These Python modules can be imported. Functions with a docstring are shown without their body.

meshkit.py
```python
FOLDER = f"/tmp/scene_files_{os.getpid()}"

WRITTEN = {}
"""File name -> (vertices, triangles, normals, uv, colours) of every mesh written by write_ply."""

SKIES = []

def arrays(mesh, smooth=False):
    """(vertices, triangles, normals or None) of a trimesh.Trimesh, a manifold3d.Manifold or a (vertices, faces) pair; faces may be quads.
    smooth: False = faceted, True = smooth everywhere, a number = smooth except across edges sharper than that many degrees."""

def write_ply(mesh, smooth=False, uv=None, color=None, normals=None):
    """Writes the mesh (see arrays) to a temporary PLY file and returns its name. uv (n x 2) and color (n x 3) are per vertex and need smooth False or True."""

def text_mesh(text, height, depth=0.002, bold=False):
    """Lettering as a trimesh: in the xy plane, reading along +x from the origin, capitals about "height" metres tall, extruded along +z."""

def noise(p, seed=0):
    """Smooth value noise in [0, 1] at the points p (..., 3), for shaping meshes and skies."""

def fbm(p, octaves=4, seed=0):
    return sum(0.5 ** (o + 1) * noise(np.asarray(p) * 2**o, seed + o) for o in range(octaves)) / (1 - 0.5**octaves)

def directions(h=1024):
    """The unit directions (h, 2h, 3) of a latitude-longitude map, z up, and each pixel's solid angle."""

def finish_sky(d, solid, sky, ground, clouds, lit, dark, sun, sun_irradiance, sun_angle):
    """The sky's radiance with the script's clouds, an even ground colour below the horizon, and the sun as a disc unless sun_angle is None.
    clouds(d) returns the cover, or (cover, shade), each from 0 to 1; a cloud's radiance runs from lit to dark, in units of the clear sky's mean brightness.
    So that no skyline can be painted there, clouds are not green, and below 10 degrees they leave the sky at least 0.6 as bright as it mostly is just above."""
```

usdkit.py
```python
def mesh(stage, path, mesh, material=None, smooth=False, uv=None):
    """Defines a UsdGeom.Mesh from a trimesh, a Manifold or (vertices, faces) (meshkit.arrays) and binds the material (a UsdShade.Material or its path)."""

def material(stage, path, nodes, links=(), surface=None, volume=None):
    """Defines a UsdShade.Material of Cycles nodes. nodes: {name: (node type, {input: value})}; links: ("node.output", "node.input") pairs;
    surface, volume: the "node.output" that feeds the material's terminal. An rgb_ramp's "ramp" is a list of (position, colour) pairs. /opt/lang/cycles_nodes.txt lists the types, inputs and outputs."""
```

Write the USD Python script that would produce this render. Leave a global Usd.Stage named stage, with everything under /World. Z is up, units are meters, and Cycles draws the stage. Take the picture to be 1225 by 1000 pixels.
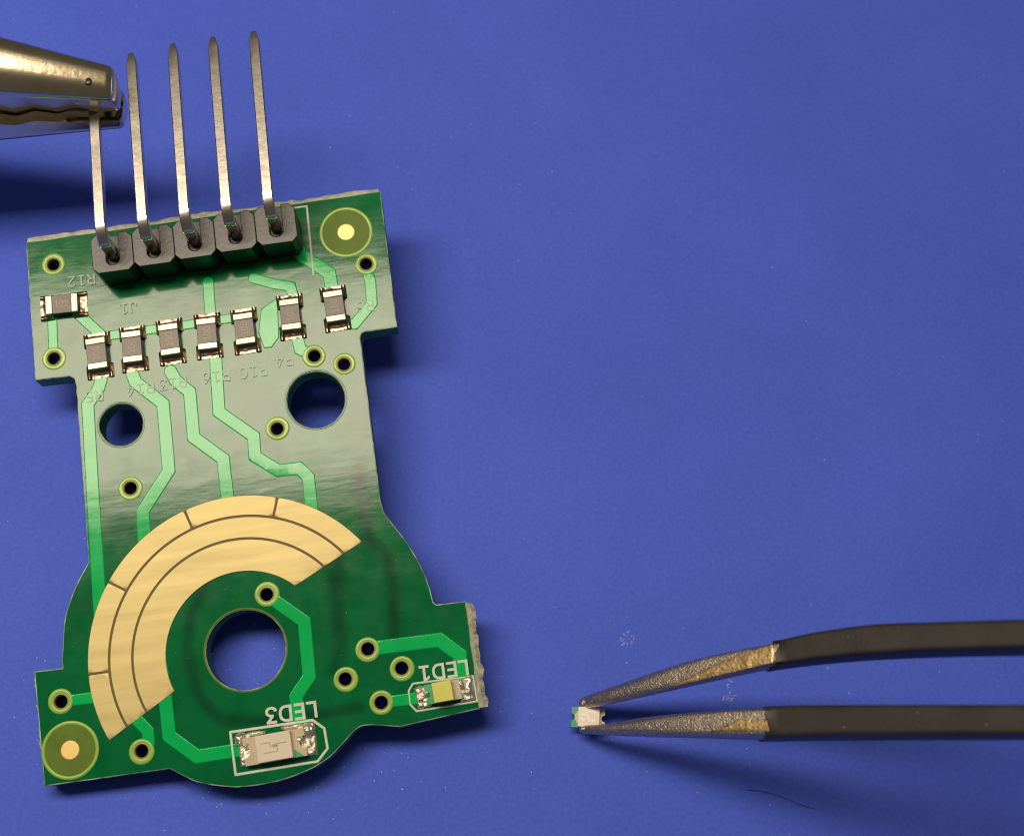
import math, random
import numpy as np, trimesh, usdkit, meshkit
from scipy.spatial import Delaunay
from shapely.geometry import Polygon, LineString, Point
from shapely import affinity, contains_xy, unary_union
from pxr import Usd, UsdGeom, UsdLux, UsdShade, Gf, Sdf, Vt

random.seed(7)
RNG = np.random.default_rng(7)
MM = 0.001
stage = Usd.Stage.CreateInMemory()
UsdGeom.SetStageUpAxis(stage, UsdGeom.Tokens.z)
UsdGeom.SetStageMetersPerUnit(stage, 1.0)
world = UsdGeom.Xform.Define(stage, '/World')
stage.SetDefaultPrim(world.GetPrim())
UsdGeom.Scope.Define(stage, '/World/Looks')

# ---------------------------------------------------------------- camera
# lengths below are in millimetres; the mat is z = 0
F = 1800.0                       # focal length of the photograph in its own pixels
Z0 = 92.3                        # distance to the board along the optical axis
def unit(v):
    v = np.asarray(v, float)
    return v / np.linalg.norm(v)
NB = unit([0, .2418, 1])         # board normal seen from the camera
NM = unit([.035, .356, 1])       # mat normal seen from the camera
XW = unit(np.array([1, 0, 0]) - NM[0] * NM)
YW = np.cross(NM, XW)
R = np.stack([XW, YW, NM])       # camera axes -> world axes
def ray(px, py):
    return R @ unit([(px - 612.5) / F, (500 - py) / F, -1])
P0 = np.array([0, 0, -Z0])       # point of the board plane on the axis (camera frame)
def board_cam(px, py):
    d = np.array([(px - 612.5) / F, (500 - py) / F, -1])
    return d * ((NB @ P0) / (NB @ d))
low = board_cam(52, 940)         # the lower left corner: its top face is 1.95 mm above the mat
CAM = np.array([0, 0, 1.95 - NM @ low])
axis = R @ np.array([0, 0, -1.0])
CAM = CAM - (axis * (-CAM[2] / axis[2]) + CAM) * np.array([1, 1, 0])   # mat origin on the optical axis
def at_z(px, py, z):
    d = ray(px, py)
    return CAM + d * ((z - CAM[2]) / d[2])

cam = UsdGeom.Camera.Define(stage, '/World/camera')
M = np.eye(4)
M[:3, :3] = R.T
M[3, :3] = CAM * MM
cam.AddTransformOp().Set(Gf.Matrix4d(*M.ravel().tolist()))
cam.CreateFocalLengthAttr(24.0)
cam.CreateHorizontalApertureAttr(24.0 * 1225 / F)
cam.CreateVerticalApertureAttr(24.0 * 1225 / F * 835 / 1024)
cam.CreateClippingRangeAttr(Gf.Vec2f(0.001, 100))
cam.CreateFStopAttr(22.0)
cam.CreateFocusDistanceAttr(91 * MM)
cam.CreateExposureAttr(-0.22)

# the board's own frame: u to the right, v up the board, n out of its face
ANG = .144
u0 = unit(np.cross([0, 1, 0], NB)); v0 = np.cross(NB, u0)
UB = R @ (math.cos(ANG) * u0 + math.sin(ANG) * v0)
VB = R @ (-math.sin(ANG) * u0 + math.cos(ANG) * v0)
NW = R @ NB
ORG = CAM + R @ board_cam(295, 777)
BM = np.stack([UB, VB, NW])
def B(px, py, h=0.0):
    """board coordinates (u, v) of what is seen at a pixel, h above the board's face"""
    d = ray(px, py)
    p = CAM + d * ((h - NW @ (CAM - ORG)) / (NW @ d))
    return (BM @ (p - ORG))[:2]
def Bs(pts, h=0.0):
    return np.array([B(*p, h) for p in pts])
def to_world(p):
    return ORG + np.asarray(p) @ BM

# ---------------------------------------------------------------- light
def rect_light(name, pos, target, w, h, power, color, roll=0.0):
    l = UsdLux.RectLight.Define(stage, '/World/' + name)
    z = unit(np.asarray(pos) - target)
    x = unit(np.cross([0, 1, 0], z)); y = np.cross(z, x)
    c, s = math.cos(roll), math.sin(roll)
    x, y = c * x + s * y, -s * x + c * y
    m = np.eye(4); m[0, :3], m[1, :3], m[2, :3], m[3, :3] = x, y, z, np.asarray(pos) * MM
    l.AddTransformOp().Set(Gf.Matrix4d(*m.ravel().tolist()))
    l.CreateWidthAttr(w * MM); l.CreateHeightAttr(h * MM)
    l.CreateIntensityAttr(power); l.CreateColorAttr(Gf.Vec3f(*color))
    return l
LAMP = to_world([*B(262, 462), 0])
_d = ray(262, 462); _d = _d - 2 * (_d @ NW) * NW
rect_light('desk_lamp', LAMP + _d * 175, LAMP, 155, 38, 20.0, (1, .84, .65), .10)
dome = UsdLux.DomeLight.Define(stage, '/World/room_light')
usdkit.material(stage, '/World/Looks/room_light_look', {
    'b': ('background_shader', {'color': (1, .92, .80), 'strength': .085})}, surface='b.background')
UsdShade.MaterialBindingAPI.Apply(dome.GetPrim()).Bind(UsdShade.Material.Get(stage, '/World/Looks/room_light_look'))

# ---------------------------------------------------------------- helpers
COUNT = {}
def path_for(name, parent='/World'):
    k = COUNT.get((parent, name), 0)
    COUNT[(parent, name)] = k + 1
    return f'{parent}/{name}' + (f'_{k:03d}' if k else '')
def tag(prim, **kw):
    prim = prim.GetPrim() if hasattr(prim, 'GetPrim') else prim
    for k, v in kw.items():
        if v:
            prim.SetCustomDataByKey(k, v)
    return prim
def xform(name, parent='/World', **kw):
    p = path_for(name, parent)
    x = UsdGeom.Xform.Define(stage, p)
    tag(x, **kw)
    return x, p
def obj(name, mesh, mat, parent='/World', smooth=False, attr=None, **kw):
    p = path_for(name, parent)
    v, f, n = meshkit.arrays(mesh, smooth)
    m = UsdGeom.Mesh.Define(stage, p)
    m.CreatePointsAttr(Vt.Vec3fArray.FromNumpy((v * MM).astype(np.float32)))
    m.CreateFaceVertexCountsAttr(Vt.IntArray.FromNumpy(np.full(len(f), 3, np.int32)))
    m.CreateFaceVertexIndicesAttr(Vt.IntArray.FromNumpy(f.astype(np.int32).ravel()))
    m.CreateSubdivisionSchemeAttr('none')
    if n is not None:
        m.CreateNormalsAttr(Vt.Vec3fArray.FromNumpy(n.astype(np.float32)))
        m.SetNormalsInterpolation('vertex')
    for k, a in (attr or {}).items():
        UsdGeom.PrimvarsAPI(m).CreatePrimvar(k, Sdf.ValueTypeNames.FloatArray, 'vertex').Set(Vt.FloatArray.FromNumpy(np.asarray(a, np.float32)))
    UsdShade.MaterialBindingAPI.Apply(m.GetPrim()).Bind(L[mat])
    tag(m, **kw)
    return p

def densify(ring, step):
    ring = np.asarray(ring, float)
    if np.allclose(ring[0], ring[-1]):
        ring = ring[:-1]
    out = []
    for a, b in zip(ring, np.roll(ring, -1, 0)):
        n = max(1, int(math.ceil(np.linalg.norm(b - a) / step)))
        out += [a + (b - a) * k / n for k in range(n)]
    return np.array(out)
def polys(g):
    return [p for p in getattr(g, 'geoms', [g]) if p.geom_type == 'Polygon' and p.area > 1e-6]
def rings(g, step):
    return [densify(r.coords, step) for p in polys(g) for r in [p.exterior, *p.interiors]]
def tri(poly, extra=(), step=.12):
    pts = np.vstack(rings(poly, step) + [e for e in extra if len(e)])
    pts = pts[np.unique(np.round(pts, 4), axis=0, return_index=True)[1]]
    t = Delaunay(pts).simplices
    c = pts[t].mean(1)
    t = t[contains_xy(poly, c[:, 0], c[:, 1])]
    a, b, d = pts[t[:, 0]], pts[t[:, 1]], pts[t[:, 2]]
    area = (b[:, 0] - a[:, 0]) * (d[:, 1] - a[:, 1]) - (b[:, 1] - a[:, 1]) * (d[:, 0] - a[:, 0])
    t = np.where((area < 0)[:, None], t[:, ::-1], t)[np.abs(area) > 1e-7]
    return pts, t
def relief(poly, h, b, base=0.0, step=.12):
    """a flat raised layer with rounded edges of width b"""
    extra = [r for k in (.35, .7, 1.0) for r in rings(poly.buffer(-b * k), step)]
    pts, t = tri(poly, extra, step)
    from shapely import points, distance
    dist = distance(points(pts), poly.boundary)
    x = np.clip(dist / b, 0, 1)
    z = base + h * np.sqrt(1 - (1 - x) ** 2)
    return trimesh.Trimesh(np.c_[pts, z], t, process=False)
def slab(poly, h, base=0.0):
    ms = [trimesh.creation.extrude_polygon(p, h, engine='earcut') for p in polys(poly)]
    m = trimesh.util.concatenate(ms)
    m.apply_translation([0, 0, base])
    return m
def rbox(w, d, h, r=.05):
    """box on z = 0 with rounded edges"""
    import manifold3d as m3
    s = m3.Manifold.sphere(r, 12)
    return trimesh_of(m3.Manifold.batch_hull([s.translate((x * (w / 2 - r), y * (d / 2 - r), z)) for x in (-1, 1) for y in (-1, 1) for z in (r, h - r)]))
def trimesh_of(m):
    g = m.to_mesh()
    return trimesh.Trimesh(g.vert_properties[:, :3], g.tri_verts, process=False)
def place(m, u, v, z=0, rot=0.0):
    m = m.copy()
    m.apply_transform(trimesh.transformations.rotation_matrix(rot, [0, 0, 1]))
    m.apply_translation([u, v, z])
    return m
def loft(sections, caps=True):
    """closed tube through equal rings of points"""
    S = np.asarray(sections, float); n, k = S.shape[:2]
    v = S.reshape(-1, 3); f = []
    for i in range(n - 1):
        for j in range(k):
            a, b = i * k + j, i * k + (j + 1) % k
            f += [[a, b, b + k], [a, b + k, a + k]]
    v = list(v)
    if caps:
        for i in (0, n - 1):
            c = len(v); v.append(S[i].mean(0))
            f += [[i * k + (j + 1) % k, i * k + j, c] if i == 0 else [i * k + j, i * k + (j + 1) % k, c] for j in range(k)]
    m = trimesh.Trimesh(np.array(v), np.array(f), process=False)
    if m.volume < 0:
        m.invert()
    return m
def lump(cu, cv, su, sv, h, seed, rough=.2, base=0.0, rot=0.0, freq=2.2):
    """a frozen solder lump"""
    m = trimesh.creation.icosphere(subdivisions=4)
    p = m.vertices
    n = meshkit.fbm(p * freq + seed * 7.3, 3, seed)
    p = p * (1 + rough * (n - .5) * 2)[:, None]
    p[:, 2] = np.maximum(p[:, 2], -.05)
    p = p * [su, sv, h]
    m = trimesh.Trimesh(p, m.faces, process=False)
    return place(m, cu, cv, base, rot)
def tube(path, r, k=8):
    path = np.asarray(path, float); r = np.broadcast_to(r, len(path))
    t = np.gradient(path, axis=0); secs = []
    for p, d, q in zip(path, t, r):
        d = unit(d); a = unit(np.cross(d, [0.13, 0.2, 1])); b = np.cross(d, a)
        secs.append([p + q * (math.cos(x) * a + math.sin(x) * b) for x in np.linspace(0, 2 * math.pi, k, endpoint=False)])
    return loft(secs)
def smooth_line(pts, n=8):
    """Catmull-Rom through points"""
    p = np.asarray(pts, float); p = np.vstack([2 * p[0] - p[1], p, 2 * p[-1] - p[-2]])
    out = []
    for i in range(1, len(p) - 2):
        for t in np.linspace(0, 1, n, endpoint=False):
            a, b, c, d = p[i - 1:i + 3]
            out.append(.5 * (2 * b + (c - a) * t + (2 * a - 5 * b + 4 * c - d) * t ** 2 + (3 * b - a - 3 * c + d) * t ** 3))
    return np.array(out + [p[-2]])

# ---------------------------------------------------------------- materials
L = {}
def mat(name, nodes, links=(), surface='p.BSDF'):
    L[name] = usdkit.material(stage, '/World/Looks/' + name, nodes, links, surface)
def simple(name, color, rough=.5, metal=0.0, var=.15, scale=900, bump=.0, bscale=6000, **kw):
    """principled with a little mottling and fine relief; scale in cycles per metre"""
    c = np.asarray(color, float)
    nodes = {'g': ('texture_coordinate', {}),
             'n': ('noise_texture', {'scale': scale, 'detail': 4.0}),
             'r': ('rgb_ramp', {'ramp': [(.25, tuple(c * (1 - var))), (.75, tuple(np.minimum(c * (1 + var), 1)))]}),
             'p': ('principled_bsdf', {'roughness': rough, 'metallic': metal, **kw})}
    links = [('g.object', 'n.vector'), ('n.fac', 'r.fac'), ('r.color', 'p.base_color')]
    if bump:
        nodes['bn'] = ('noise_texture', {'scale': bscale, 'detail': 3.0})
        nodes['b'] = ('bump', {'strength': 1.0, 'distance': bump * MM})
        links += [('g.object', 'bn.vector'), ('bn.fac', 'b.height'), ('b.normal', 'p.normal')]
    mat(name, nodes, links)

# blue bench mat: fine pebbled rubber, faint mottling
mat('mat_blue', {
    'g': ('texture_coordinate', {}),
    'n1': ('noise_texture', {'scale': 60.0, 'detail': 5.0, 'roughness': .6}),
    'r1': ('rgb_ramp', {'ramp': [(.3, (.069, .125, .69)), (.7, (.084, .146, .79))]}),
    'n2': ('noise_texture', {'scale': 4200.0, 'detail': 6.0, 'roughness': .72}),
    'r2': ('rgb_ramp', {'ramp': [(.3, (.83, .84, .87)), (.7, (1.14, 1.13, 1.10))]}),
    'm': ('mix', {'mix_type': 'multiply', 'fac': 1.0}),
    'b': ('bump', {'strength': 1.0, 'distance': .012 * MM}),
    'p': ('principled_bsdf', {'roughness': .62, 'specular_ior_level': .15}),
}, [('g.object', 'n1.vector'), ('g.object', 'n2.vector'), ('n1.fac', 'r1.fac'), ('n2.fac', 'r2.fac'),
    ('r1.color', 'm.color1'), ('r2.color', 'm.color2'), ('m.color', 'p.base_color'), ('n2.fac', 'b.height'), ('b.normal', 'p.normal')])

def mask(name, dark, lite, hidden=None):
    """glossy green solder mask; wavy like the weave and copper below it"""
    nodes = {
        'g': ('texture_coordinate', {}),
        'n': ('noise_texture', {'scale': 260.0, 'detail': 5.0, 'roughness': .65}),
        'r': ('rgb_ramp', {'ramp': [(.3, dark), (.7, lite)]}),
        'mp': ('mapping', {'scale': (220.0, 900.0, 400.0)}),
        'w': ('noise_texture', {'scale': 1.0, 'detail': 3.0, 'roughness': .55}),
        'b': ('bump', {'strength': 1.0, 'distance': .007 * MM}),
        'p': ('principled_bsdf', {'roughness': .20, 'specular_ior_level': .35}),
        'rn': ('noise_texture', {'scale': 700.0, 'detail': 4.0}),
        'rr': ('rgb_ramp', {'ramp': [(.3, (.09, .09, .09)), (.75, (.16, .16, .16))]}),
    }
    links = [('g.object', 'n.vector'), ('n.fac', 'r.fac'), ('g.object', 'mp.vector'), ('mp.vector', 'w.vector'),
             ('w.fac', 'b.height'), ('b.normal', 'p.normal'), ('g.object', 'rn.vector'), ('rn.fac', 'rr.fac'), ('rr.color', 'p.roughness')]
    if hidden:
        nodes['a'] = ('attribute', {'attribute': 'hidden'})
        nodes['m'] = ('mix', {'color2': hidden})
        links += [('a.fac', 'm.fac'), ('r.color', 'm.color1'), ('m.color', 'p.base_color')]
    else:
        links += [('r.color', 'p.base_color')]
    mat(name, nodes, links)
mask('mask_dark', (.0005, .105, .032), (.002, .165, .050), hidden=(.004, .034, .018))
mask('mask_text', (.010, .16, .05), (.02, .22, .07))
simple('silk_faint', (.30, .42, .30), .4)
mask('mask_trace', (.002, .42, .095), (.006, .50, .120))
simple('fr4_edge', (.03, .22, .075), .55, var=.3, bump=.02, bscale=4000)
simple('edge_rim', (.38, .50, .33), .6, var=.9, scale=900)
simple('fr4_pale', (.50, .50, .36), .8, var=.35, scale=2500, bump=.05, bscale=5000)
simple('fr4_olive', (.100, .180, .010), .5, var=.15, bump=.004, specular_ior_level=.25)
simple('via_ring', (.30, .50, .085), .25, var=.12)
simple('via_rim', (.66, .56, .26), .35, metal=.5, var=.15)
simple('via_barrel', (.05, .03, .014), .5)
simple('gold_dot', (.80, .58, .20), .40, metal=.35, var=.04, bump=.003)
mat('gold', {
    'g': ('texture_coordinate', {}),
    'mp': ('mapping', {'scale': (140.0, 1500.0, 300.0)}),
    'n': ('noise_texture', {'scale': 1.0, 'detail': 4.0}),
    'r': ('rgb_ramp', {'ramp': [(.3, (.44, .36, .145)), (.7, (.56, .46, .19))]}),
    'b': ('bump', {'strength': 1.0, 'distance': .004 * MM}),
    'p': ('principled_bsdf', {'roughness': .45, 'metallic': .35}),
}, [('g.object', 'mp.vector'), ('mp.vector', 'n.vector'), ('n.fac', 'r.fac'), ('r.color', 'p.base_color'), ('n.fac', 'b.height'), ('b.normal', 'p.normal')])
simple('gap_brown', (.12, .085, .02), .6)
simple('silk', (.62, .66, .58), .6, var=.12, scale=4000, bump=.01)
simple('tin', (.40, .36, .30), .42, metal=1.0, var=.18, bump=.012, bscale=2500)
simple('solder', (.86, .81, .72), .46, metal=1.0, var=.12, bump=.03, bscale=3500)
simple('solder_fluxed', (.34, .26, .19), .32, metal=1.0, var=.35, scale=2500, bump=.03, bscale=3000)
simple('solder_grain', (.80, .71, .60), .52, metal=1.0, var=.35, scale=4000, bump=.05, bscale=6000)
simple('resistor_body', (.072, .053, .034), .34, var=.2, bump=.006, bscale=4000)
simple('resistor_print', (.42, .36, .26), .5)
simple('ceramic', (.70, .68, .62), .5)
simple('black_plastic', (.012, .011, .010), .40, var=.25, bump=.010, bscale=3500, specular_ior_level=.75)
simple('pin_metal', (.76, .71, .63), .22, metal=1.0, var=.14, scale=1500, bump=.006, bscale=2500)
simple('clip_metal', (.80, .69, .48), .17, metal=1.0, var=.10, scale=700, bump=.006, bscale=2600)
simple('tweezer_metal', (.54, .47, .38), .40, metal=1.0, var=.35, scale=7000, bump=.045, bscale=9000)
simple('tweezer_golden', (.74, .52, .25), .46, metal=1.0, var=.4, scale=3000, bump=.045, bscale=5200)
simple('sleeve_black', (.024, .021, .017), .44, var=.4, scale=500, bump=.008, bscale=5000, specular_ior_level=.6)
simple('led_clear', (.70, .56, .37), .25, var=.05, subsurface_weight=.2, subsurface_scale=.0004)
simple('led_lens', (.74, .67, .54), .22, var=.05)
simple('led_white', (.80, .74, .62), .25, var=.06)
simple('led_bright', (.92, .92, .84), .3)
simple('led_yellow', (.64, .66, .11), .5, var=.06, bump=.006)
simple('led_green', (.02, .36, .16), .4)
simple('led_line', (.36, .31, .25), .4)
simple('dust', (.75, .76, .85), .8)
simple('scuff', (.22, .27, .66), .8, var=.3, scale=3000)
simple('hair_dark', (.03, .04, .20), .6)

# ---------------------------------------------------------------- the mat
g = 300.0
ox, oy = 0, 0
plane = trimesh.Trimesh([[-g, -g, 0], [g, -g, 0], [g, g, 0], [-g, g, 0], [-g, -g, -2], [g, -g, -2], [g, g, -2], [-g, g, -2]],
                        [[0, 1, 2], [0, 2, 3], [4, 6, 5], [4, 7, 6], [0, 4, 5], [0, 5, 1], [1, 5, 6], [1, 6, 2], [2, 6, 7], [2, 7, 3], [3, 7, 4], [3, 4, 0]], process=False)
MAT = obj('bench_mat', plane, 'mat_blue', kind='structure', label='blue rubber bench mat under everything', category='mat')

def fleck(p, s, seed):
    r = np.random.default_rng(seed)
    n = 7
    a = np.linspace(0, 2 * math.pi, n, endpoint=False)
    q = np.c_[np.cos(a), np.sin(a)] * (s * r.uniform(.4, 1, n))[:, None]
    v = np.vstack([np.c_[q, np.zeros(n)], [[0, 0, s * .35]]]) + p
    return trimesh.Trimesh(v, [[i, (i + 1) % n, n] for i in range(n)], process=False)
# scuffs on the mat
for pts, s in ((((750, 737), ), 2.2), (((744, 764), (747, 759), (752, 757), (757, 762), (756, 768), (750, 770), (746, 769)), 3.0),
               (((871, 822), (873, 827), (869, 832), (866, 836), (872, 838), (876, 834), (874, 816)), 3.6), (((990, 799), (994, 798)), 2.4)):
    ms = []
    for k, (x, y) in enumerate(pts):
        for j in range(5 if len(pts) > 2 else 2):
            ms.append(fleck(at_z(x + random.gauss(0, 1.6), y + random.gauss(0, 1.6), .004), s / 20 * random.uniform(.25, .6), 100 * k + j + int(x)))
    m = trimesh.util.concatenate(ms); m.vertices[:, 2] *= .5
    obj('scuff', m, 'scuff', MAT)
ms = []
BOARD_AREA = Polygon(Bs([(95, 560), (450, 560), (515, 725), (555, 725), (570, 840), (400, 890), (300, 935), (55, 935), (45, 805), (80, 790)]))
for k in range(420):
    if k < 200:
        x, y = random.gauss(330, 190), random.gauss(900, 70)
    else:
        x, y = random.uniform(-20, 1245), random.uniform(-20, 1020)
    ms.append(fleck(at_z(x, y, .002), abs(random.gauss(.018, .012)) + .008, 5000 + k))
for k in range(60):
    x, y = random.uniform(60, 560), random.uniform(560, 935)
    h = B(x, y)
    if contains_xy(BOARD_AREA, *h):
        ms.append(fleck(to_world([*h, .004]), random.uniform(.008, .022), 7000 + k))
obj('dust', trimesh.util.concatenate(ms), 'dust', kind='stuff', label='fine pale dust specks strewn over the blue mat and the board', category='dust')
hp = smooth_line([at_z(x, y, .03) for x, y in ((893, 944), (915, 947), (938, 954), (960, 963), (975, 967))])
obj('hair', tube(hp, .022, 6), 'hair_dark', smooth=True, label='thin dark hair lying on the mat below the tweezers', category='hair')

# ---------------------------------------------------------------- the circuit board
bx, BOARD = xform('circuit_board', label='green circuit board with gold ring contacts, bent pin header and soldered chips', category='circuit board')
m4 = np.eye(4); m4[:3, :3] = BM; m4[3, :3] = ORG * MM
bx.AddTransformOp().Set(Gf.Matrix4d(*m4.ravel().tolist()))
TH = 1.55
def curve(pts):
    return [tuple(p) for p in smooth_line(pts, 6)]
outline = ([(31, 290), (455, 229), (475, 391), (437, 397), (433, 399), (431, 404), (455, 598)]
           + curve([(459, 612), (470, 627), (484, 645), (498, 667), (507, 685), (514, 704), (518, 720)]) + [(522, 723), (557, 719), (574, 847)]
           + curve(
                   [(478, 869), (440, 867), (426, 872), (410, 889), (392, 907), (366, 922), (328, 935), (283, 941), (240, 936), (218, 927), (203, 919)])
           + [(53, 940), (41, 803), (75, 799)] + curve([(74, 790), (77, 744), (84, 718), (92, 698), (106, 672)]) + [(91, 462), (89, 453), (83, 450), (42, 455)])
# the tab's lower side runs straight from the tab corner to the round part
outline = [p for p in outline]
shape = Polygon(Bs(outline)).buffer(0)
def disc(px, py, r, n=48, h=0.0):
    return Point(*B(px, py, h)).buffer(r, quad_segs=n // 4)
HOLES = [(145, 508, 1.32), (378, 478, 1.78), (294, 777, 2.36)]
VIAS = [(64, 317), (64.5, 429), (438, 316), (376, 426), (411.5, 436), (331.5, 513), (156, 584), (319, 711), (440, 776), (480.5, 799), (413, 812), (456, 840), (73, 839), (169.5, 898)]
for x, y, r in HOLES:
    shape = shape.difference(disc(x, y, r))
VR = .39
for x, y in VIAS:
    shape = shape.difference(Point(*B(x, y)).buffer(VR, quad_segs=6))
# core: walls with a small pale chamfer at the top edge, and a bottom
inner = shape.buffer(-.052)
v, f, fr = [], [], []
for r in [q for p in polys(shape) for q in [p.exterior, *p.interiors]]:
    P = densify(r.coords, .18)
    nrm = np.roll(P, -1, 0) - np.roll(P, 1, 0)
    nrm = np.c_[nrm[:, 1], -nrm[:, 0]]; nrm /= np.linalg.norm(nrm, axis=1, keepdims=True)
    if Polygon(P).exterior.is_ccw:
        outw = nrm
    else:
        outw = nrm
    test = P + nrm * .02
    ins = contains_xy(shape, test[:, 0], test[:, 1])
    outw = np.where(ins[:, None], -nrm, nrm)
    wob = (meshkit.noise(np.c_[P * 3.1, np.zeros(len(P))], 3) - .5)[:, None]
    top = P - outw * (.055 + .03 * wob)
    rows = [np.c_[top, np.full(len(P), -.004)], np.c_[P + outw * wob * .02, np.full(len(P), -.045)], np.c_[P, np.full(len(P), -TH)]]
    b = len(v); n = len(P)
    v += [q for row in rows for q in row]
    for k in range(2):
        for j in range(n):
            a, c = b + k * n + j, b + k * n + (j + 1) % n
            (f if k else fr).extend([[a, c, c + n], [a, c + n, a + n]])
bp, bt = tri(shape, step=.2)
b = len(v); v += [(x, y, -TH) for x, y in bp]; f += [[b + t[2], b + t[1], b + t[0]] for t in bt]
core = trimesh.Trimesh(np.array(v), np.array(f), process=False)
SUB = obj('substrate', core, 'fr4_edge', BOARD)
rim = trimesh.Trimesh(np.array(v), np.array(fr), process=False); rim.remove_unreferenced_vertices()
obj('edge_rim', rim, 'edge_rim', SUB)
# the mask on top, with what lies on the far side shining through
gx, gy = np.meshgrid(np.arange(-15, 16, .22), np.arange(-10, 31, .22))
G = np.c_[gx.ravel(), gy.ravel()] + RNG.uniform(-.05, .05, (gx.size, 2))
sel = contains_xy(inner.buffer(-.08), G[:, 0], G[:, 1])
mp_, mt_ = tri(inner, [G[sel]], .18)
bands = [([(402, 668), (404, 735), (408, 775), (400, 800)], .58), ([(436, 640), (464, 664), (470, 700), (472, 770)], .45),
         ([(246, 700), (228, 735), (224, 780), (236, 830), (262, 860), (300, 862), (360, 858), (430, 846)], .40), ([(428, 560), (440, 640)], .5)]
from shapely import points as sp_points, distance as sp_distance
hid = np.zeros(len(mp_))
for line, w in bands:
    dd = sp_distance(sp_points(mp_), LineString(Bs(line)))
    hid = np.maximum(hid, np.clip(1.35 - dd / w, 0, 1) ** 1.2 * .62)
hid *= .55 + .75 * meshkit.fbm(np.c_[mp_ * .9, np.zeros(len(mp_))], 3, 5)
obj('solder_mask', trimesh.Trimesh(np.c_[mp_, np.zeros(len(mp_))], mt_, process=False), 'mask_dark', BOARD, smooth=True, attr={'hidden': np.clip(hid, 0, 1)})

# broken v-scored edges
def broken_edge(a, b, w, gaps, seed, lab=None):
    A, C = B(*a), B(*b); n = 90
    d = (C - A); o = unit([d[1], -d[0]])
    if contains_xy(shape, *((A + C) / 2 + o * .2)):
        o = -o
    secs = []
    for k in range(n + 1):
        t = k / n; p = A + d * t
        q = meshkit.fbm(np.array([[t * 14.0, seed, 0]]), 4, seed)[0]
        ww = w * (max(0.06, 1.6 * (q - gaps)) if gaps else .65 + .7 * q)
        z1 = -.30 - .25 * meshkit.noise(np.array([[t * 40, 3, seed]]), seed)[0]
        i = p - o * .02; e = p + o * ww
        secs.append([[*i, -.05], [*(p + o * ww * .45), -.12 - .1 * q], [*e, z1], [*(e - o * .02), -.95], [*i, -1.25]])
    obj('broken_edge', loft(secs), 'fr4_pale', SUB, label=lab)
broken_edge((32, 290), (453, 229.5), .42, 0, 1, 'pale snapped edge along the top')
broken_edge((41.5, 808), (52, 936), .50, .40, 2, 'pale ragged edge of the lower left tab')
broken_edge((557, 721), (574, 846), .46, 0, 3, 'tan snapped edge of the right tab')
for pts in (((565, 752), (569, 768), (572, 783)), ((571, 815), (576, 830), (581, 846))):
    obj('glass_fibre', tube([[*B(x, y), -.5] for x, y in pts], .014, 5), 'fr4_pale', SUB)

# hole rims: mask pulled back round the drilled holes
for x, y, r in HOLES:
    c = B(x, y)
    obj('hole_rim', relief(Point(*c).buffer(r + .14).difference(Point(*c).buffer(r + .03)), .012, .04, .001), 'fr4_olive' if r > 2 else 'mask_dark', BOARD, smooth=True)

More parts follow.
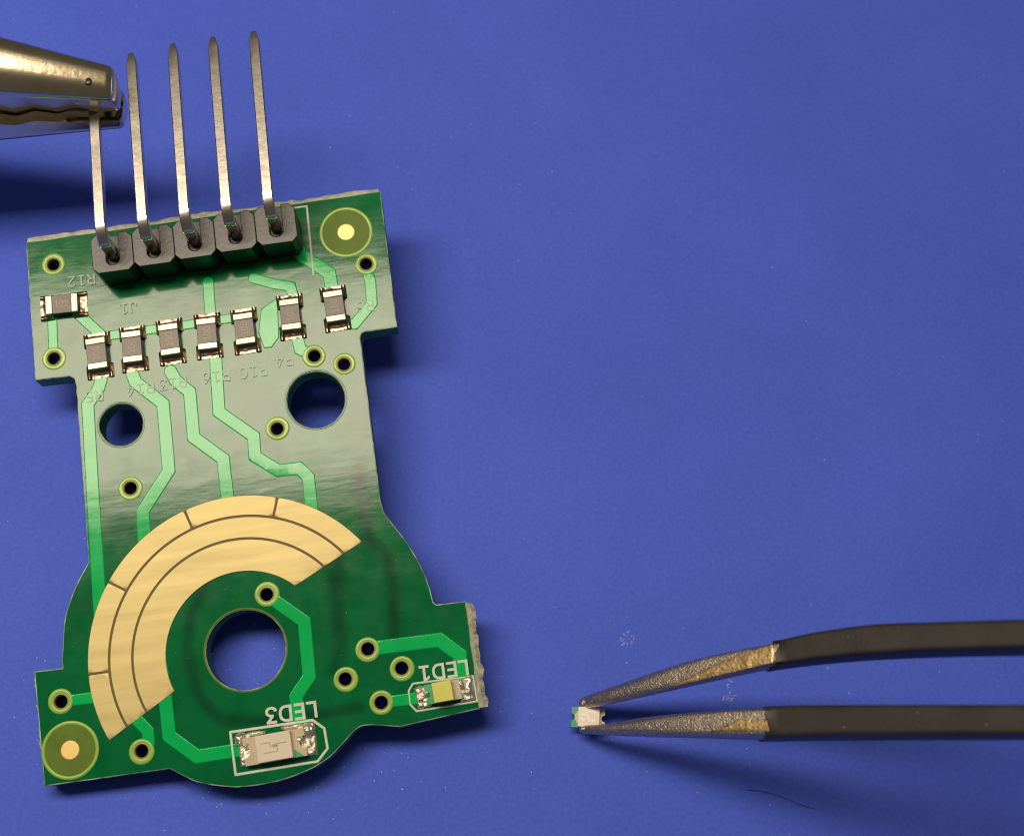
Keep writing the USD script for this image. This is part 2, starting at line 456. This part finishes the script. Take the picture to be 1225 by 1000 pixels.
# traces
TRACES = [
    ([(121, 455), (118, 465), (105, 484), (111, 590), (120, 735)], .80), ([(158, 446), (162, 457), (195, 483), (202, 563), (170.5, 612), (173, 648)], .82),
    ([(204, 444), (210, 455), (227, 469), (231.5, 523), (267, 549), (274, 612)], .82), ([(258, 428), (262, 493), (303.5, 522), (305, 546), (333, 563), (358, 560), (369, 571), (374, 620)], .80),
    ([(319, 711), (364, 743), (370, 809), (354, 833), (357, 852), (362, 876)], .78), ([(440, 776), (526, 765), (550, 783), (553, 822)], .84),
    ([(456, 840), (505, 834)], .68), ([(73, 839), (126, 832)], .66), ([(169.5, 898), (178, 888), (177, 874), (152, 848)], .70),
    ([(188, 770), (197, 828), (202.5, 880), (236, 904.5), (296, 895)], .80), ([(438, 316), (443, 337), (445, 363), (424, 388), (416, 388)], .72),
    ([(345, 288), (362, 306), (394, 327), (397.5, 347)], .86), ([(356, 405), (359, 418), (376, 426)], .78), ([(62, 372), (64.5, 429)], .62),
    ([(92, 374), (120, 400)], .72), ([(128, 402), (150, 399)], .62), ([(170, 396), (194, 392.5)], .62), ([(216, 390), (240, 386)], .62), ([(262, 383), (286, 379.5)], .62),
    ([(249, 338), (252, 378)], .72), ([(303, 333), (328, 340), (348, 343), (352, 360)], .68)]
arc_c = B(295, 777)
trace_shapes = []
for pts, w in TRACES:
    s = LineString(Bs(pts)).buffer(w / 2, cap_style='round', join_style='mitre')
    for x, y in VIAS:
        s = s.difference(Point(*B(x, y)).buffer(.62))
    trace_shapes.append(s)
trace_shapes.append(Polygon(Bs([(312, 370), (332, 356), (334, 404), (325, 416), (316, 417), (309, 398)])).buffer(-.1).buffer(.1))
RES = [(115.2, 422.6), (157.5, 414.5), (202.2, 405.8), (247.3, 399), (292, 393), (347, 376), (400, 366)]
for s in trace_shapes:
    for p in polys(s):
        obj('trace', relief(p, .040, .07), 'mask_trace', BOARD, smooth=True)

# plated vias
for x, y in VIAS:
    c = B(x, y); jit = random.uniform(-.045, .045), random.uniform(-.045, .045)
    ring = relief(Point(c[0] + jit[0], c[1] + jit[1]).buffer(.72 + random.uniform(-.02, .03), quad_segs=12).difference(Point(*c).buffer(VR + .05, quad_segs=12)), .055, .12, .0)
    V_ = obj('via', ring, 'via_ring', BOARD, smooth=True)
    k = 32; a = np.linspace(0, 2 * math.pi, k, endpoint=False); e = np.c_[np.cos(a), np.sin(a)]
    rows = [np.c_[c + e * (VR + .075), np.full(k, .022)], np.c_[c + e * (VR + .035), np.full(k, .058)], np.c_[c + e * (VR - .01), np.full(k, .03)], np.c_[c + e * (VR - .02), np.full(k, -.14)]]
    obj('barrel', loft([np.c_[c + e * (VR - .02), np.full(k, -.14)], np.c_[c + e * (VR - .02), np.full(k, -TH - .02)]], caps=False), 'via_barrel', V_, smooth=60)
    obj('rim', loft(rows, caps=False), 'via_rim', V_, smooth=60)

# fiducials
for x, y in ((414, 278), (84, 897)):
    c = Point(*B(x, y))
    fd = obj('fiducial', relief(c.buffer(1.52), .006, .01, .002), 'fr4_olive', BOARD, smooth=True)
    obj('ring', relief(c.buffer(1.68, quad_segs=16).difference(c.buffer(1.47, quad_segs=16)), .045, .09), 'via_ring', fd, smooth=True)
    obj('dot', relief(c.buffer(.56), .045, .06), 'gold_dot', fd, smooth=True)

# gold contact arcs
def pol(px, py):
    d = B(px, py) - AC
    return math.hypot(*d), math.atan2(d[1], d[0])
def circle_fit(pts):
    q = Bs(pts); A = np.c_[2 * q, np.ones(len(q))]
    s = np.linalg.lstsq(A, (q ** 2).sum(1), rcond=None)[0]
    return s[:2], math.sqrt(s[2] + s[:2] @ s[:2])
AC, RO = circle_fit([(104, 805), (112, 745), (131, 697), (165, 647), (222, 610), (275, 593), (331, 595), (383, 612), (434, 648)])
R1 = np.mean([pol(*p)[0] for p in ((132, 805), (152, 706), (229, 630), (300, 616), (329, 618), (406, 666))])
R2 = np.mean([pol(*p)[0] for p in ((165, 815), (158, 770), (182, 705), (230, 660), (300, 643), (385, 682))])
RI = np.mean([pol(*p)[0] for p in ((199, 780), (207, 745), (230, 710), (265, 690), (300, 684), (330, 688))])
def sector(r0, r1, a0, a1):
    a = np.linspace(a0, a1, max(8, int(abs(a1 - a0) * 30)))
    return Polygon(np.vstack([AC + r1 * np.c_[np.cos(a), np.sin(a)], AC + r0 * np.c_[np.cos(a), np.sin(a)][::-1]]))
aS = pol(434, 648)[1]
def span(px, py):
    a = pol(px, py)[1]
    return a if a > aS - .01 else a + 2 * math.pi
ends = [aS] + [span(*p) for p in ((330, 605), (225, 620), (140, 701), (118, 805))] + [span(136, 882)]
aI0, aI1 = span(394, 675), span(172, 852)
GAP = .043
def contact(p, lab=None):
    obj('contact_arc', relief(p, .078, .045, 0, .14), 'gold', BOARD, smooth=True, label=lab)
end_cut0 = LineString(Bs([(434, 648), (352, 702)])); end_cut1 = LineString(Bs([(136, 882), (212, 825)]))
# the ends are straight cuts, not radial: trim every ring by the two end lines
def half(line, keep):
    a, b = np.array(line.coords); d = unit(b - a); n = np.array([-d[1], d[0]])
    if (keep - a) @ n < 0: n = -n
    return Polygon([a - d * 40, a + d * 40, a + d * 40 + n * 60, a - d * 40 + n * 60])
h0, h1 = half(end_cut0, B(200, 640)), half(end_cut1, B(200, 640))
MID = (ends[0] + ends[-1]) / 2
def ringpiece(r0, r1, a0, a1, shrink=0.0):
    p = [sector(r0, r1, max(a0, lo), min(a1, hi)).intersection(h.buffer(-shrink)) for lo, hi, h in ((-9, MID + .002, h0), (MID - .002, 9, h1)) if max(a0, lo) < min(a1, hi)]
    return max(polys(unary_union(p).buffer(.001).buffer(-.001)), key=lambda q: q.area)
for k in range(5):
    a0 = ends[k] + (GAP / RO if k else -.3); a1 = ends[k + 1] - (GAP / RO if k < 4 else -.3)
    contact(ringpiece(R1 + GAP, RO, a0, a1))
contact(ringpiece(R2 + GAP, R1 - GAP, aS - .5, ends[-1] + .5), 'narrow middle gold arc')
contact(ringpiece(RI, R2 - GAP, aS - .5, ends[-1] + .5), 'wide inner gold arc')
base = ringpiece(RI + .03, RO - .03, aS - .5, ends[-1] + .5, .03)
obj('contact_gap', relief(base, .006, .01, .040), 'gap_brown', BOARD, smooth=True)

# silkscreen
def text_at(txt, px, py, hmm, depth=.018, matn='silk', parent=None, rot=math.pi, z=.004, name='silkscreen_text', bold=True, sx=1.0):
    m = meshkit.text_mesh(txt, hmm, depth, bold)
    c = m.bounds.mean(0); m.apply_translation([-c[0], -c[1], 0]); m.apply_scale([sx, 1, 1])
    m = place(m, *B(px, py), z, rot)
    return obj(name, m, matn, parent or BOARD)
for t, x, y, h in (('LED3', 348.5, 852, .92), ('LED1', 531, 802, .88)):
    text_at(t, x, y, h, .03, z=.03)
for t, x, y in (('R12', 98, 336), ('R5', 113, 474), ('R14', 168, 466), ('R13', 207, 459), ('R16', 259, 451), ('R10', 303, 445), ('R4', 340, 432), ('R6', 437, 367), ('J1', 154, 369)):
    text_at(t, x, y, .70, .062, 'mask_text' if t not in ('R12', 'J1') else 'silk_faint', z=0, bold=False)
def silk_line(px, w=.16, closed=True):
    q = Bs(px); s = LineString(np.vstack([q, q[:1]]) if closed else q).buffer(w / 2, join_style='round')
    obj('silkscreen_line', relief(s, .035, .05, .01), 'silk', BOARD, smooth=True)
silk_line([(275.5, 875.5), (374, 861), (388, 871), (392, 895), (380, 910.5), (282, 926.5)])
silk_line([(494, 817.5), (489, 826), (490.5, 842), (498.5, 850.5), (571, 838.5), (566, 808.5)], .12)
silk_line([(352, 249), (367, 247), (375, 329)], .13, closed=False)

# pin header: five blocks and five bent pins
HH, HB = 2.5, 5.1
hx, HEAD = xform('pin_header', BOARD)
pc0, pc4 = B(134, 301, HH), B(329.5, 267.5, HH)
pitch = (pc4 - pc0) / 4
tips = [(110, 100), (155.5, 62), (205.5, 51), (253.5, 43), (302.5, 36)]
for i in range(5):
    c = pc0 + pitch * i
    hw, ch, d0, d1 = 1.26, .33, -1.30, 1.22
    pg = Polygon([(-hw, d0 + ch), (-hw + ch, d0), (hw - ch, d0), (hw, d0 + ch), (hw, d1 - ch), (hw - ch, d1), (-hw + ch, d1), (-hw, d1 - ch)])
    sl = LineString([(0, -.45), (0, 2)])  .buffer(.41, cap_style='round')
    blk = trimesh.util.concatenate([slab(pg, HH - .62, 0), relief(pg.difference(sl), .62, .05, HH - .62), ])
    # walls of the raised rim
    up = slab(pg.difference(sl), .59, HH - .62)
    blk = trimesh.util.concatenate([slab(pg, HH - .62, 0), up, relief(pg.difference(sl), .03, .06, HH - .03)])
    obj('block', place(blk, *c), 'black_plastic', HEAD)
    if i < 4:                                            # the snap-off web between two blocks
        w = c + pitch / 2
        obj('web', place(rbox(.34, 1.62, HH - .07, .06), w[0], w[1] - .04), 'black_plastic', HEAD)
    # square pin: up out of the block, round the bend, then along the board
    drop = .30; tip = B(*tips[i], HB - drop)
    r = .62; px_ = c[0]
    path = [np.array([c[0], c[1] - .05, z]) for z in (.2, 1.4, HH, HB - r - .25)]
    for a in np.linspace(0, math.pi / 2, 17):
        path.append(np.array([c[0], c[1] - .05 + r * 1.9 * (1 - math.cos(a)), HB - .32 - r + r * math.sin(a)]))
    Ltot = tip[1] - path[-1][1]
    for t in (.25, .5, .75, .93):
        path.append(np.array([c[0] + (tip[0] - c[0]) * t, path[20][1] + Ltot * t, HB - .32 - drop * t]))
    path.append(np.array([tip[0], tip[1], HB - .32 - drop]))
    path = np.array(path); secs = []
    tang = np.gradient(path, axis=0)
    wd = np.full(len(path), .32); wd[-1] = .15; 
    for p, t, w in zip(path, tang, wd):
        t = unit([0, t[1], t[2]]); x = np.array([1.0, 0, 0]); y = np.cross(t, x); k = w * .82
        e = [(-w, -k), (-k, -w), (k, -w), (w, -k), (w, k), (k, w), (-k, w), (-w, k)]
        secs.append([p + a * x + b_ * y for a, b_ in e])
    obj('pin', loft(secs), 'pin_metal', HEAD, smooth=25)

# chip resistors
def terminal(l0, l1, w, h):
    m = rbox(l1 - l0, w, h, .07)
    m.apply_translation([(l0 + l1) / 2, 0, 0])
    return m
def resistor(px, py, rot, code, seed, sol=True):
    HR = .62
    c = B(px, py, HR)
    rb = rbox(1.7, 1.20, HR - .05, .03); rb.apply_translation([0, 0, .04])
    p = obj('resistor', place(rb, *c, 0, rot), 'resistor_body', BOARD)
    for s in (-1, 1):
        t = terminal(*(sorted((s * .57, s * 1.02))), 1.26, HR + .02)
        t = t.subdivide_to_size(.12)
        t.vertices[:, 2] += .02 * (meshkit.noise(t.vertices * 4 + seed, seed) - .5)
        obj('terminal', place(t, *c, .025, rot), 'tin', p, smooth=40)
        # pad with its frozen solder: a raised bead round the edge, hollow towards the chip
        q = trimesh.creation.box([.86, 1.66, .10]).subdivide_to_size(.09)
        vv = q.vertices; 
        ex = np.clip(1 - (.83 - np.abs(vv[:, 1])) / .28, 0, 1); nz = meshkit.fbm(vv * 2.3 + seed * 3.1 + s, 3, seed)
        toward = np.clip(1 - (vv[:, 0] * s + .43) / .7, 0, 1)
        up = vv[:, 2] > 0
        vv[:, 2] = np.where(up, .05 + .22 * ex * (1 - ex) * 2 + .12 * (nz - .4) + .22 * toward * (np.abs(vv[:, 1]) < .7), 0)
        q = trimesh.Trimesh(vv + [s * 1.02, 0, 0], q.faces, process=False)
        obj('solder_joint', place(q, *c, 0, rot), 'solder_fluxed', p, smooth=50)
    m = meshkit.text_mesh(code, .42, .008); k = m.bounds.mean(0); m.apply_translation([-k[0], -k[1], 0]); m.apply_scale([.80, 1, 1])
    obj('marking', place(m, *c, HR - .006, rot), 'resistor_print', p)
    cl = Point(0, 0).buffer(.01)
    return c
for i, (x, y) in enumerate(RES):
    resistor(x, y, math.pi / 2 + [.02, -.01, .015, -.02, .01, -.01, .02][i], ['100', '100', '100', '100', '100', '100', '100'][i], i + 1)
resistor(73.5, 363.5, -.03, '102', 20)

# soldered LEDs
def chip_notch(w, d, notch):
    p = affinity.translate(Polygon([(-w / 2, -d / 2), (w / 2, -d / 2), (w / 2, d / 2), (-w / 2, d / 2)]), 0, 0)
    for s in (-1, 1):
        p = p.difference(Point(s * w / 2, 0).buffer(notch))
    return p
c3 = B(328.5, 893, .55)
e3 = obj('led', place(slab(chip_notch(3.6, 1.60, .36), .42, .06), *c3, 0, .03), 'ceramic', BOARD, label='large clear rectangular led marked LED3')
obj('lens', place(rbox(2.05, 1.56, .40, .04), *c3, .46, .03), 'led_lens', e3, smooth=30)
for s, q in ((-1, .5), (1, .2)):
    mm = chip_notch(3.6, 1.6, .36).intersection(affinity.translate(Point(0, 0).buffer(.01).envelope.buffer(.0), 0, 0).buffer(0) if False else Polygon([(s * .98, -1), (s * 2, -1), (s * 2, 1), (s * .98, 1)]))
    obj('contact', place(slab(mm, .04, .475), *c3, 0, .03), 'led_clear', e3)
obj('corner_mask', place(slab(Polygon([(1.08, -.80), (1.62, -.80), (1.08, -.30)]), .012, .52), *c3, 0, .03), 'led_green', e3)
for w in ([(-.72, .28), (-.2, .28), (-.2, .05), (.28, .05)], [(-.62, -.28), (.18, -.28), (.18, .16), (.75, .16)]):
    obj('lead_frame', place(slab(LineString(w).buffer(.025), .012, .855), *c3, 0, .03), 'led_line', e3)
obj('die', place(slab(Polygon([(-.09, -.09), (.09, -.09), (.09, .09), (-.09, .09)]), .02, .855), c3[0] + .02, c3[1] + .06, 0, .03), 'led_line', e3)
for x, y, a, bb, h, sd in ((288, 884, .40, .40, .50, 1), (296, 891, .30, .26, .58, 2), (368, 873, .44, .40, .56, 3), (360, 884, .34, .26, .64, 5), (306, 877, .6, .14, .30, 7), (350, 869, .7, .16, .34, 8)):
    obj('solder_joint', lump(*B(x, y, .2), a, bb, h, sd), 'solder', e3, smooth=True)
c1 = B(531, 827, .5)
e1 = obj('led', place(slab(chip_notch(2.2, 1.15, .26), .36, .06), *c1, 0, .03), 'led_green', BOARD, label='small yellow topped led marked LED1')
lens = rbox(1.14, 1.16, .52, .03); obj('lens', place(lens, c1[0] - .06, c1[1], .40, .03), 'led_yellow', e1, smooth=30)
obj('contact', place(slab(Polygon([(.5, -.57), (.98, -.57), (.98, .57), (.5, .57)]), .05, .42), *c1, 0, .03), 'led_clear', e1)
for x, y, a, bb, h, sd in ((510, 829, .22, .26, .58, 12), (503, 824, .26, .2, .36, 13), (552, 818, .26, .30, .62, 15)):
    obj('solder_joint', lump(*B(x, y, .2), a, bb, h, sd, freq=3.0), 'solder', e1, smooth=True)

def solder_pad(px, h, seed, parent):
    p = Polygon(Bs(px, .15)).buffer(-.06).buffer(.06)
    a, b_, c, d = p.bounds
    X, Y = np.meshgrid(np.arange(a, c, .05), np.arange(b_, d, .05)); q = np.c_[X.ravel(), Y.ravel()]
    pts, t = tri(p, [q[contains_xy(p.buffer(-.04), q[:, 0], q[:, 1])]], .06)
    dd = sp_distance(sp_points(pts), p.boundary)
    x = np.clip(dd / .14, 0, 1)
    z = (.03 + h * np.sqrt(1 - (1 - x) ** 2)) * (.45 + .8 * meshkit.fbm(np.c_[pts * 3.0, np.full(len(pts), seed)], 2, seed)) + .10 * x * (meshkit.fbm(np.c_[pts * 9, np.full(len(pts), seed)], 2, seed + 1) - .5)
    obj('solder_joint', trimesh.Trimesh(np.c_[pts, z], t, process=False), 'solder_grain', parent, smooth=True)
solder_pad([(282.5, 880), (300, 876), (305, 914), (288, 917.5)], .20, 31, e3)
solder_pad([(354, 868), (376, 862.5), (380.5, 902), (362, 905)], .22, 32, e3)
solder_pad([(495, 823), (513, 818), (517, 844), (500, 848.5)], .26, 33, e1)
solder_pad([(546, 812), (564.5, 807.5), (568.5, 836), (551, 840.5)], .30, 34, e1)

# ---------------------------------------------------------------- alligator clip holding the first pin
pin1 = to_world([*B(113, 152, HB - .3), HB - .32])
tipw = at_z(146, 124, pin1[2]); rootw = at_z(-170, 117, pin1[2])
ca = unit(tipw - rootw); cl_y = unit(np.cross([0, 0, 1], ca)); cl_z = np.cross(ca, cl_y)
cz0 = pin1[2]
CLIP_L = np.linalg.norm(tipw - rootw)
cx, CLIP = xform('alligator_clip', label='shiny metal alligator clip gripping the leftmost header pin', category='clip')
def jaw(sign):
    secs = []
    n = 150
    for k in range(n + 1):
        t = k / n; s = CLIP_L * t
        r = 2.9 - 1.84 * t; wall = (5.4 - 3.8 * t) if sign > 0 else .5
        near = np.clip((1 - t) / .022, 0, 1)
        r *= .72 + .28 * math.sqrt(1 - (1 - near) ** 2); 
        ph = (s / 2.45) % 1.0
        tooth = (.50 if sign > 0 else -.30) * (1 - abs(2 * ph - 1)) if t < .91 else 0
        lowz = (.02 + .26 * min(1, t / .9) if sign > 0 or t > .80 else -.12) + tooth
        cz = lowz * 0 + .3 + wall
        out, inn = [], []
        for a in np.linspace(0, math.pi, 19):
            q = 2 / 2.7; ca_ = math.copysign(abs(math.cos(a)) ** q, math.cos(a)); sa_ = abs(math.sin(a)) ** q
            tilt = .22 * r * ca_ * sa_ if sign > 0 else 0
            out.append((r * ca_, cz + r * .80 * sa_ + tilt))
            inn.append(((r - .32) * ca_, cz + (r - .32) * .80 * sa_ + tilt))
        if t > .975 or k >= n - 3:
            inn = [(x * .02, lowz + .05 + (z - lowz) * .02) for x, z in inn]
        lw = r * (.66 if sign > 0 else .99)
        prof = [(lw, lowz)] + out + [(-lw, lowz), (-lw + .32, lowz)] + inn[::-1] + [(lw - .32, lowz)]
        c = rootw + ca * s
        secs.append([c + cl_y * y + cl_z * (sign * z) for y, z in prof])
    return loft(secs)
obj('upper_jaw', jaw(1), 'clip_metal', CLIP, smooth=35)
_s = rootw + ca * CLIP_L * .92
dm = trimesh.creation.icosphere(subdivisions=2, radius=.20); dm.apply_scale([1, 1.2, .45]); dm.vertices += _s + cl_z * (.3 + 5.4 - 3.8 * .92 + .80 * 1.2 * .97) - cl_y * .45
obj('dimple', dm, 'black_plastic', CLIP + '/upper_jaw', smooth=True)
obj('lower_jaw', jaw(-1), 'clip_metal', CLIP, smooth=35)

# ---------------------------------------------------------------- tweezers
tx, TWZ = xform('tweezers', label='black coated tweezers with bare tips holding a tiny led', category='tweezers')
def zt(px):
    return 1.55 + 18.0 * (max(0, px - 700) / 525) ** .85
def interp(table, x):
    t = np.array(table, float); return np.interp(x, t[:, 0], t[:, 1])
UP_T = [(693, 834), (715, 826), (758, 810.6), (795, 798), (831, 787), (880, 776.5), (924, 768), (960, 759.5), (990, 754), (1050, 746.5), (1140, 743.5), (1225, 741), (1330, 739)]
UP_B = [(693, 847), (724, 842), (765, 832.7), (831, 816.7), (880, 805), (932, 793.5), (975, 787), (1050, 780), (1140, 775.5), (1225, 773.5), (1330, 772)]
LO_T = [(693, 866), (724, 864.5), (782, 855), (856, 848.6), (921, 845), (1000, 843.5), (1330, 843)]
LO_B = [(693, 876), (758, 879), (856, 879.5), (920, 880), (1000, 878), (1330, 876)]
def smooth_tab(tab):
    q = smooth_line(tab, 6); return q
def arm(T, Bt, x0, x1, grow, n, roundness, depth, seed, ragged=0.0):
    T, Bt = smooth_tab(T), smooth_tab(Bt)
    secs = []
    for k in range(n + 1):
        x = x0 + (x1 - x0) * k / n
        z = zt(x)
        a, b_ = at_z(x, interp(T, x), z), at_z(x, interp(Bt, x), z)
        c, hw = (a + b_) / 2, np.linalg.norm(a - b_) / 2 + grow
        y = unit(a - b_); y = unit([y[0], y[1], 0])
        rd = roundness(x); dp = depth(x)
        sec = []
        for j in range(36):
            th = 2 * math.pi * j / 36
            e = 2 / (2 + 6 * (1 - rd))                     # superellipse: 1 round, 0 boxy
            cy = math.copysign(abs(math.cos(th)) ** e, math.cos(th)); sz = math.copysign(abs(math.sin(th)) ** e, math.sin(th))
            w = grow
            sec.append(c + y * hw * cy + np.array([0, 0, (dp / 2 + w) * sz - dp / 2 + w * 0]))
        sec = np.array(sec)
        secs.append(sec)
    S = np.array(secs)
    if ragged:
        j = np.arange(36); S[0, :, 0] += ragged * (meshkit.noise(np.c_[j * .9, j * 0 + seed, j * 0], seed) - .5)
    return S
dep = lambda x: .75 + min(1, max(0, x - 695) / 260) * 1.55
rnd = lambda x: 1.0 - .55 * min(1, max(0, x - 760) / 120)
for nm, T, Bt, xs, sd in (('bare_tip', UP_T, UP_B, 926, 1), ('bare_tip', LO_T, LO_B, 921, 2)):
    S = arm(T, Bt, 693.5, xs + 14, 0.0, 110, rnd, dep, sd)
    # round the very end
    for k in range(4):
        c = S[k].mean(0); S[k] = c + (S[k] - c) * [.55, .8, .93, .98][k]
    m = loft(S)
    w = m.vertices
    nz = meshkit.fbm(w * 3.0, 3, sd) - .5
    nrm = m.vertex_normals
    m = trimesh.Trimesh(w + nrm * nz[:, None] * .03, m.faces, process=False)
    tipp = obj(nm, m, 'tweezer_metal', TWZ, smooth=True)
    # ground facet, golden in tone beside the greyer tip metal
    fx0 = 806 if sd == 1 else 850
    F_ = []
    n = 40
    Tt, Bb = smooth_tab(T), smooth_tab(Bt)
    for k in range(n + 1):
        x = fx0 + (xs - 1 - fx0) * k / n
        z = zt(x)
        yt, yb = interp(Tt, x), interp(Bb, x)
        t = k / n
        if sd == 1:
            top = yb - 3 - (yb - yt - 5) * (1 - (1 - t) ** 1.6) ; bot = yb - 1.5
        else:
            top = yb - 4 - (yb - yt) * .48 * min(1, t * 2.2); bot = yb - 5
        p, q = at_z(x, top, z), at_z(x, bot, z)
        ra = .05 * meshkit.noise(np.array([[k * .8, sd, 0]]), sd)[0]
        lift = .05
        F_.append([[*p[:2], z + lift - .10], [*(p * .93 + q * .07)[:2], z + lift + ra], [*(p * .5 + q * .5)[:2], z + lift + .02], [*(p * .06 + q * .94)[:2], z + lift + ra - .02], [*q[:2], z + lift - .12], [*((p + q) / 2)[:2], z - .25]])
    obj('golden_facet', loft(F_), 'tweezer_golden', tipp, smooth=50, label='golden facet of the upper arm tip' if sd == 1 else None)
for T, Bt, x0, sd in ((UP_T, UP_B, 930, 5), (LO_T, LO_B, 919, 6)):
    S = arm(T, Bt, x0, 1325, .07, 60, lambda x: .12, lambda x: dep(x) + .12, sd, ragged=.5)
    arm_ = obj('coated_arm', loft(S), 'sleeve_black', TWZ, smooth=40)
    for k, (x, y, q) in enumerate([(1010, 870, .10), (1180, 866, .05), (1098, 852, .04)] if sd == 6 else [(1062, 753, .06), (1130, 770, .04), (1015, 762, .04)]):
        obj('fleck', fleck(at_z(x, y, zt(x) + .085), q, 900 + k + sd), 'tweezer_golden', arm_)

# ---------------------------------------------------------------- the tiny led in the tweezers
zl = zt(700) - .18
cu = at_z(704, 857.5, zl)
lx, LOOSE = xform('loose_led', label='tiny cream led with green corners pinched between the tweezer tips', category='led')
def here(m, rot=-.06):
    m = place(m, cu[0], cu[1], zl - .6, rot); return m
pb = chip_notch(2.02, 1.20, .20)
obj('chip_base', here(slab(pb, .30, 0)), 'led_green', LOOSE)
obj('contact', here(slab(pb.intersection(Polygon([(.62, -1), (2, -1), (2, 1), (.62, 1)])), .04, .29)), 'led_clear', LOOSE)
obj('contact', here(slab(Polygon([(-1.0 + .21, -.16), (-.6, -.42), (-.6, .42), (-.79, .16)]), .04, .29)), 'led_clear', LOOSE)
obj('lens', here(place(rbox(1.30, 1.18, .34, .04), 0.02, 0, .30)), 'led_white', LOOSE, smooth=30)
for w in ([(-.4, .12), (-.1, .12), (.1, -.2), (.35, -.2)], [(-.1, .3), (.4, .3)], [(-.4, -.12), (-.25, -.2)]):
    obj('lead_frame', here(slab(LineString(w).buffer(.075), .02, .635)), 'led_bright', LOOSE)
print('lamp dir', _d, 'cam', CAM, 'pin1', pin1, 'heights', [round(float((CAM + R @ board_cam(*p))[2]), 2) for p in ((52, 940), (574, 848), (295, 777), (378, 478), (32, 290), (455, 229))])
